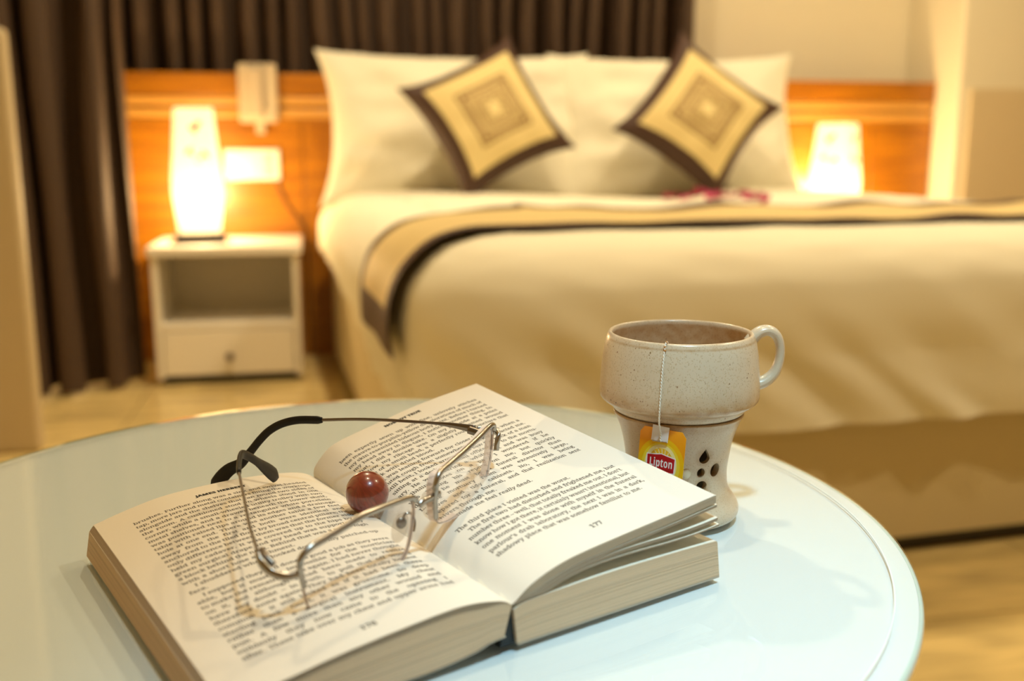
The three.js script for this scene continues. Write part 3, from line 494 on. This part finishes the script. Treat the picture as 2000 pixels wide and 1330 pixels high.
  mesh('hinge', sweep([[-.0850, .0375, -.3330], [-.0878, .0398, -.3345], [-.0900, .0412, -.3375]].map(L), () => [0.0014, 0.0019], 16, 10), dark, g);
  mesh('end_piece', sweep([[-.0072, .0470, -.4405], [-.0068, .0511, -.4412], [-.0062, .0535, -.4427], [-.0082, .0553, -.4450], [-.0162, .0556, -.4450]].map(L), () => [0.0011, 0.0017], 40, 12), metal, g);
  mesh('hinge', sweep([[-.0125, .0538, -.4420], [-.0165, .0548, -.4435], [-.0200, .0556, -.4448]].map(L), () => [0.0017, 0.0020], 16, 10), dark, g);
  // temples with black tips
  const temple = (w0, metalPts, tipPts, wide) => { const t = mesh('temple', sweep(metalPts.map(L), (k) => [0.0006, (1 - Math.min(1, k * 4)) * w0 + 0.00075], 60, 10), dark, g); mesh('temple_tip', sweep(tipPts.map(L), wide, 70, 14), black, t); };
  const tipW = (t) => { const e = Math.min(1, Math.sqrt(Math.max(0, (1 - t) / 0.06)) + 0.05), s = Math.min(1, 0.7 + t * 10); return [0.0011 * s * (0.75 + 0.25 * e), s * e * (0.0020 + 0.0016 * THREE.MathUtils.smoothstep(t, 0.55, 0.9))]; };
  temple(0.0011, [[-.0905, .0416, -.3345], [-.0930, .0426, -.3410], [-.0985, .0432, -.3552], [-.1061, .0453, -.3772], [-.1125, .0475, -.3955], [-.1154, .0487, -.4038]], [[-.1152, .0486, -.4030], [-.1178, .0493, -.4130], [-.1198, .0497, -.4225], [-.1203, .0492, -.4275], [-.1196, .0472, -.4320], [-.1180, .0428, -.4390], [-.1169, .0382, -.4459], [-.1150, .0310, -.4562], [-.1138, .0262, -.4630]], tipW);
  temple(0.0013, [[-.0170, .0556, -.4452], [-.0302, .0571, -.4482], [-.0528, .0576, -.4528], [-.0727, .0572, -.4569], [-.0911, .0558, -.4607]], [[-.0905, .0558, -.4606], [-.1037, .0549, -.4633], [-.1115, .0525, -.4649], [-.1177, .0487, -.4662], [-.1227, .0437, -.4672], [-.1280, .0372, -.4683], [-.1331, .0314, -.4694], [-.1394, .0275, -.4707], [-.1441, .0227, -.4717], [-.1485, .0165, -.4727]], tipW);
}

// ---------------------------------------------------------------- stoneware cup on its pierced stand
const CUP = [0.0838, 0, -0.488];
function glaze(g, band) {                                // vertex colours: sandy glaze breaking to toasted brown at clay edges and inside
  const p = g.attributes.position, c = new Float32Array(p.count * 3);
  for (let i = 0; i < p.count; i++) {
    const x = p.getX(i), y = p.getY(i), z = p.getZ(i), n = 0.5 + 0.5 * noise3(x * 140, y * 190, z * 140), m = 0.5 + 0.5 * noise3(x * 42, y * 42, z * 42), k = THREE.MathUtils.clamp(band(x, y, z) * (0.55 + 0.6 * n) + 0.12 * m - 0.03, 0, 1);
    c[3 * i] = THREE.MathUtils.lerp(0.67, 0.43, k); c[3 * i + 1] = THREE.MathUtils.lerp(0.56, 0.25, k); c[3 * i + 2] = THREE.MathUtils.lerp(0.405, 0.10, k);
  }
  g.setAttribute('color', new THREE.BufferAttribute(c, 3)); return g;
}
const speckTex = texture(canvas(2048, 1024, (g, w, h) => {
  g.fillStyle = '#ffffff'; g.fillRect(0, 0, w, h);
  for (let k = 0; k < 26000; k++) { const v = 205 + rnd() * 45; g.fillStyle = `rgba(${v | 0},${(v * 0.94) | 0},${(v * 0.84) | 0},0.5)`; g.fillRect(rnd() * w, rnd() * h, 2 + rnd() * 3, 2 + rnd() * 3); }
  for (let k = 0; k < 5200; k++) { const q = rnd(), r = 0.5 + 0.7 * rnd() + 2.0 * Math.pow(q, 22); g.fillStyle = `rgba(${96 + rnd() * 50 | 0},${66 + rnd() * 30 | 0},40,${0.25 + 0.5 * rnd() * rnd() + 0.3 * Math.pow(q, 10)})`; g.beginPath(); g.ellipse(rnd() * w, rnd() * h, r * 1.1, r, 0, 0, 7); g.fill(); }
}), true, 1, 1);
const clay = phys({ map: speckTex, vertexColors: true, roughness: 0.34, clearcoat: 0.35, clearcoatRoughness: 0.18 });
const bandAt = (y0, w) => (y) => Math.exp(-(((y - y0) / w) ** 2));
{
  const [x, y, z] = corner(...CUP);
  const c = thing('stoneware_cup', 'wide speckled beige stoneware cup with a loop handle set on the pierced stand', 'cup', [x, y + 0.0542, z], -YAW);
  const h = (q) => q - 0.0542;
  const prof = [[0.0001, 0.0568], [0.020, 0.0566], [0.0292, 0.0560], [0.0298, 0.0543], [0.0312, 0.0542], [0.0325, 0.0550], [0.0333, 0.0562], [0.0335, 0.0571], [0.0338, 0.0575], [0.0352, 0.0581], [0.0374, 0.0594], [0.0388, 0.0606], [0.03945, 0.0619], [0.0396, 0.0640], [0.0394, 0.070], [0.0390, 0.076], [0.0382, 0.083], [0.0371, 0.089], [0.0362, 0.0922], [0.0354, 0.0937], [0.0346, 0.0940], [0.0339, 0.0934], [0.0337, 0.0915], [0.0348, 0.086], [0.0360, 0.077], [0.0364, 0.069], [0.0352, 0.0635], [0.030, 0.0608], [0.0001, 0.0600]].map((p) => [p[0], h(p[1])]);
  const dense = resample(prof, 150), bb = bandAt(h(0.0600), 0.0075), br = bandAt(h(0.094), 0.0020), bs = bandAt(h(0.0573), 0.0007);
  const body = glaze(lathe(dense, 160), (px, py, pz) => Math.max((py < h(0.0572) ? 0.15 : 0.85) * bb(py), 0.45 * br(py), 0.7 * bs(py), Math.hypot(px, pz) < 0.0366 && py > h(0.0606) && py < h(0.092) ? 0.75 : 0));  // wide lower band: toasted glaze with some shade painted in
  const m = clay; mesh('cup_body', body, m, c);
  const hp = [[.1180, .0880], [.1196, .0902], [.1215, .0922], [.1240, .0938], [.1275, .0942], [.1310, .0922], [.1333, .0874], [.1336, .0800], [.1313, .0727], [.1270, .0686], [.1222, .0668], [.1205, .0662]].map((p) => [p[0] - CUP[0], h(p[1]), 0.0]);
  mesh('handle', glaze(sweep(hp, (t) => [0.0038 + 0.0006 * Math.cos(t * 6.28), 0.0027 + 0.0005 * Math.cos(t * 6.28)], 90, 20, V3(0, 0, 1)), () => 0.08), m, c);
}
{
  const [x, y, z] = corner(...CUP);
  const s = thing('cup_stand', 'waisted beige stoneware warmer stand with flower-shaped pierced holes under the cup', 'stand', [x, y, z], -YAW);
  const outer = [[0.0275, 0.0], [0.0296, 0.0003], [0.0312, 0.0018], [0.0318, 0.0042], [0.0312, 0.0068], [0.0294, 0.0098], [0.0272, 0.0130], [0.0258, 0.0165], [0.0253, 0.021], [0.0253, 0.0255], [0.0260, 0.031], [0.0272, 0.0385], [0.0292, 0.0458], [0.0317, 0.0517], [0.0326, 0.0534], [0.0322, 0.0541], [0.0306, 0.0540]], inner = [[0.0280, 0.0480], [0.0246, 0.0360], [0.0220, 0.027], [0.0220, 0.020], [0.0236, 0.013], [0.0262, 0.0070], [0.0262, 0.0]];
  const dense = [...resample(outer, 90), ...resample(inner, 40)], closed = [...dense, dense[0]];
  const lg = lathe(closed, 128); lg.deleteAttribute('uv1');
  const ev = new Evaluator(); ev.attributes = ['position', 'normal', 'uv']; ev.useGroups = false;
  const viewAz = Math.atan2(-CUP[0], -CUP[2]);            // azimuth of the side that faces the viewer
  const petal = (w, hgt, tip) => { const q = new THREE.Shape(); if (tip === null) return new THREE.Shape(Array.from({ length: 28 }, (_, i) => new THREE.Vector2(w * Math.cos(i * Math.PI / 14), hgt * Math.sin(i * Math.PI / 14)))); q.moveTo(0, hgt); q.bezierCurveTo(w * 0.5, hgt * 0.5, w * 1.15, -hgt * 0.1, w, -hgt * 0.35); q.bezierCurveTo(w * 0.8, -hgt * 1.05, -w * 0.8, -hgt * 1.05, -w, -hgt * 0.35); q.bezierCurveTo(-w * 1.15, -hgt * 0.1, -w * 0.5, hgt * 0.5, 0, hgt); return q; };
  const holes = [[30, 0.0368, 0.0028, 0.0041, 0], [27.7, 0.0284, 0.0021, 0.0024, null], [46.8, 0.0286, 0.0031, 0.0035, null], [29.6, 0.0205, 0.0028, 0.0040, 3.14], [10.8, 0.0285, 0.0028, 0.0037, 1.45]];
  const flowers = [0], cuts = [];
  for (const f of flowers) for (const [az, hy, w, hh, rot] of holes) { if (f === 0 && az === 10.8) continue; const a = viewAz + R(az + f), g = new THREE.ExtrudeGeometry(petal(w, hh, rot), { depth: 0.02, bevelEnabled: false, curveSegments: 18 }); g.rotateZ(rot ?? 0); g.translate(0, hy, 0.018); g.rotateY(a); g.deleteAttribute('uv1'); cuts.push([g, a, hy, Math.max(w, hh)]); }
  let br = new Brush(lg); br.updateMatrixWorld();
  for (const [g] of cuts) { const k = new Brush(g); k.updateMatrixWorld(); br = ev.evaluate(br, k, SUBTRACTION); br.updateMatrixWorld(); }
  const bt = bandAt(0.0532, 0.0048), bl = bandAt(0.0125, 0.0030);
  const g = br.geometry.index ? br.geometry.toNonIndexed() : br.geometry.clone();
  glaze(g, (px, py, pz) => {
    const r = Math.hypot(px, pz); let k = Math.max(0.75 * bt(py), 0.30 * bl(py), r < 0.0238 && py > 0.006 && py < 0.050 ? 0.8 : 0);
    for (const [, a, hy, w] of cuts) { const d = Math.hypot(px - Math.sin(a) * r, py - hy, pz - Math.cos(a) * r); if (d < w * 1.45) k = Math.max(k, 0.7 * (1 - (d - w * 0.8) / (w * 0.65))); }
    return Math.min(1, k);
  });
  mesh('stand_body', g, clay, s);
  const a = viewAz + R(10.8), d = new THREE.SphereGeometry(1, 24, 16).scale(0.0023, 0.0027, 0.0012).rotateY(a).translate(0.0256 * Math.sin(a), 0.0285, 0.0256 * Math.cos(a));
  mesh('bright_hole_disc', d, phys({ color: rgb(0.74, 0.68, 0.50), roughness: 0.4 }), s);  // pale colour stands in for brightness seen through the left petal hole
}
// tea bag label hanging from the cup on a string
{
  const td = V3(-0.45, 0, 0.893).normalize(), lat = V3(0, 1, 0).cross(td), P0 = V3(CUP[0], 0, CUP[2]).addScaledVector(td, 0.0340);
  const base = P0.clone().addScaledVector(lat, 0.0016).setY(0.0205), [x, y, z] = corner(base.x, base.y, base.z);
  const t = thing('tea_bag_tag', 'yellow and red tea bag tag hanging on a white string from the cup', 'tag', [x, y, z], Math.atan2(td.x, td.z) - YAW);
  const w = 0.0226, hh = 0.0322, ch = 0.0028, q = new THREE.Shape([new THREE.Vector2(-w / 2, 0), new THREE.Vector2(w / 2, 0), new THREE.Vector2(w / 2, hh - ch), new THREE.Vector2(w / 2 - ch * 0.7, hh), new THREE.Vector2(-w / 2 + ch * 0.7, hh), new THREE.Vector2(-w / 2, hh - ch)]);
  const art = texture(canvas(640, 912, (g, W, H) => {
    const s = W / 640; g.fillStyle = '#ffa808'; g.fillRect(0, 0, W, H);
        g.fillStyle = '#ffc90a'; g.beginPath(); g.ellipse(320, 520, 330, 400, 0, 0, 7); g.fill();
    g.fillStyle = '#ffe23a'; g.beginPath(); g.ellipse(320, 520, 270, 330, 0, 0, 7); g.fill();
    g.fillStyle = '#fff3b0'; g.beginPath(); g.ellipse(320, 500, 225, 285, 0, 0, 7); g.fill();
    g.fillStyle = '#f7c62c'; g.beginPath(); g.ellipse(320, 500, 180, 232, 0, 0, 7); g.fill();
    g.strokeStyle = '#fff6cf'; g.lineWidth = 9; for (let k = 0; k < 9; k++) { const a = Math.PI * (1.12 + 0.76 * k / 8); g.beginPath(); g.moveTo(320 + 60 * Math.cos(a), 500 + 80 * Math.sin(a)); g.quadraticCurveTo(320 + 130 * Math.cos(a + 0.15), 500 + 160 * Math.sin(a + 0.15), 320 + 172 * Math.cos(a), 500 + 225 * Math.sin(a)); g.stroke(); }
    const shield = (m, f) => { g.fillStyle = f; g.beginPath(); g.moveTo(128 - m, 380 - m); g.quadraticCurveTo(230, 372 - m, 320, 352 - m); g.quadraticCurveTo(410, 372 - m, 512 + m, 392 - m); g.lineTo(508 + m, 590 + m); g.quadraticCurveTo(410, 596 + m, 320, 622 + m); g.quadraticCurveTo(230, 596 + m, 132 - m, 582 + m); g.closePath(); g.fill(); };
    shield(14, '#ffffff'); shield(0, '#c4161c');
    g.fillStyle = '#8c0f14'; g.globalAlpha = 0.35; g.fillRect(140, 560, 362, 18); g.globalAlpha = 1;
    g.fillStyle = '#ffffff'; g.font = 'bold 132px sans-serif'; g.save(); g.translate(158, 530); const tw = g.measureText('Lipton').width; g.scale(332 / tw, 1.22); g.fillText('Lipton', 0, 0); g.restore();
    g.fillStyle = '#fff3b0'; g.fillRect(210, 690, 220, 16);
  }), true);
  const cardG = new THREE.ExtrudeGeometry(q, { depth: 0.0004, bevelEnabled: false }), uv = cardG.attributes.uv, ps = cardG.attributes.position;
  for (let i = 0; i < uv.count; i++) uv.setXY(i, ps.getX(i) / w + 0.5, ps.getY(i) / hh);
  const card = mesh('card', cardG, std({ map: art, roughness: 0.45 }), t); card.rotation.z = -0.06; card.position.x = 0.0002;
  const flap = mesh('paper_flap', new RoundedBoxGeometry(0.0082, 0.0076, 0.0003, 1, 0.0001).rotateZ(-0.10).translate(0.0008, 0.0300, 0.0010), phys({ color: rgb(0.93, 0.88, 0.86), roughness: 0.8, transmission: 0.15, thickness: 0 }), t);
  mesh('staple', new THREE.BoxGeometry(0.0072, 0.0004, 0.0004).translate(0.0006, 0.0262, 0.0011), M.chrome, t);
  // string in the tag's own axes: up the front of the cup, over the rim and inside
  const up = [[0.0010, 0.0262, 0.0013], [0.0012, 0.0300, 0.0018], [0.0014, 0.036, 0.0050], [0.0018, 0.043, 0.0060], [0.0021, 0.052, 0.0058], [0.0023, 0.062, 0.0050], [0.0024, 0.0695, 0.0034], [0.0025, 0.0738, 0.0018], [0.0025, 0.0743, 0.0006], [0.0025, 0.0730, -0.0010], [0.0028, 0.066, -0.0020]];
  const strands = []; for (const ph of [0, Math.PI]) { const cv = new THREE.CatmullRomCurve3(up.map((p) => V3(...p)), false, 'centripetal'), pts = cv.getSpacedPoints(160).map((p, i) => { const a = i * 0.75 + ph; return [p.x + 0.00022 * Math.cos(a), p.y, p.z + 0.00022 * Math.sin(a)]; }); strands.push(sweep(pts, () => [0.00026, 0.00026], 320, 6)); }
  mesh('string', merge(strands), std({ color: rgb(0.88, 0.84, 0.74), roughness: 0.9 }), t);
  const knot = []; for (const p of [[0.0025, 0.0741, 0.0012], [0.0023, 0.0722, 0.0026], [0.0026, 0.0706, 0.0031]]) knot.push(new THREE.SphereGeometry(0.00062, 12, 8).translate(...p));
  mesh('stained_knot', merge(knot), std({ color: rgb(0.50, 0.24, 0.07), roughness: 0.8 }), t);
}

renderer.render(scene, camera);
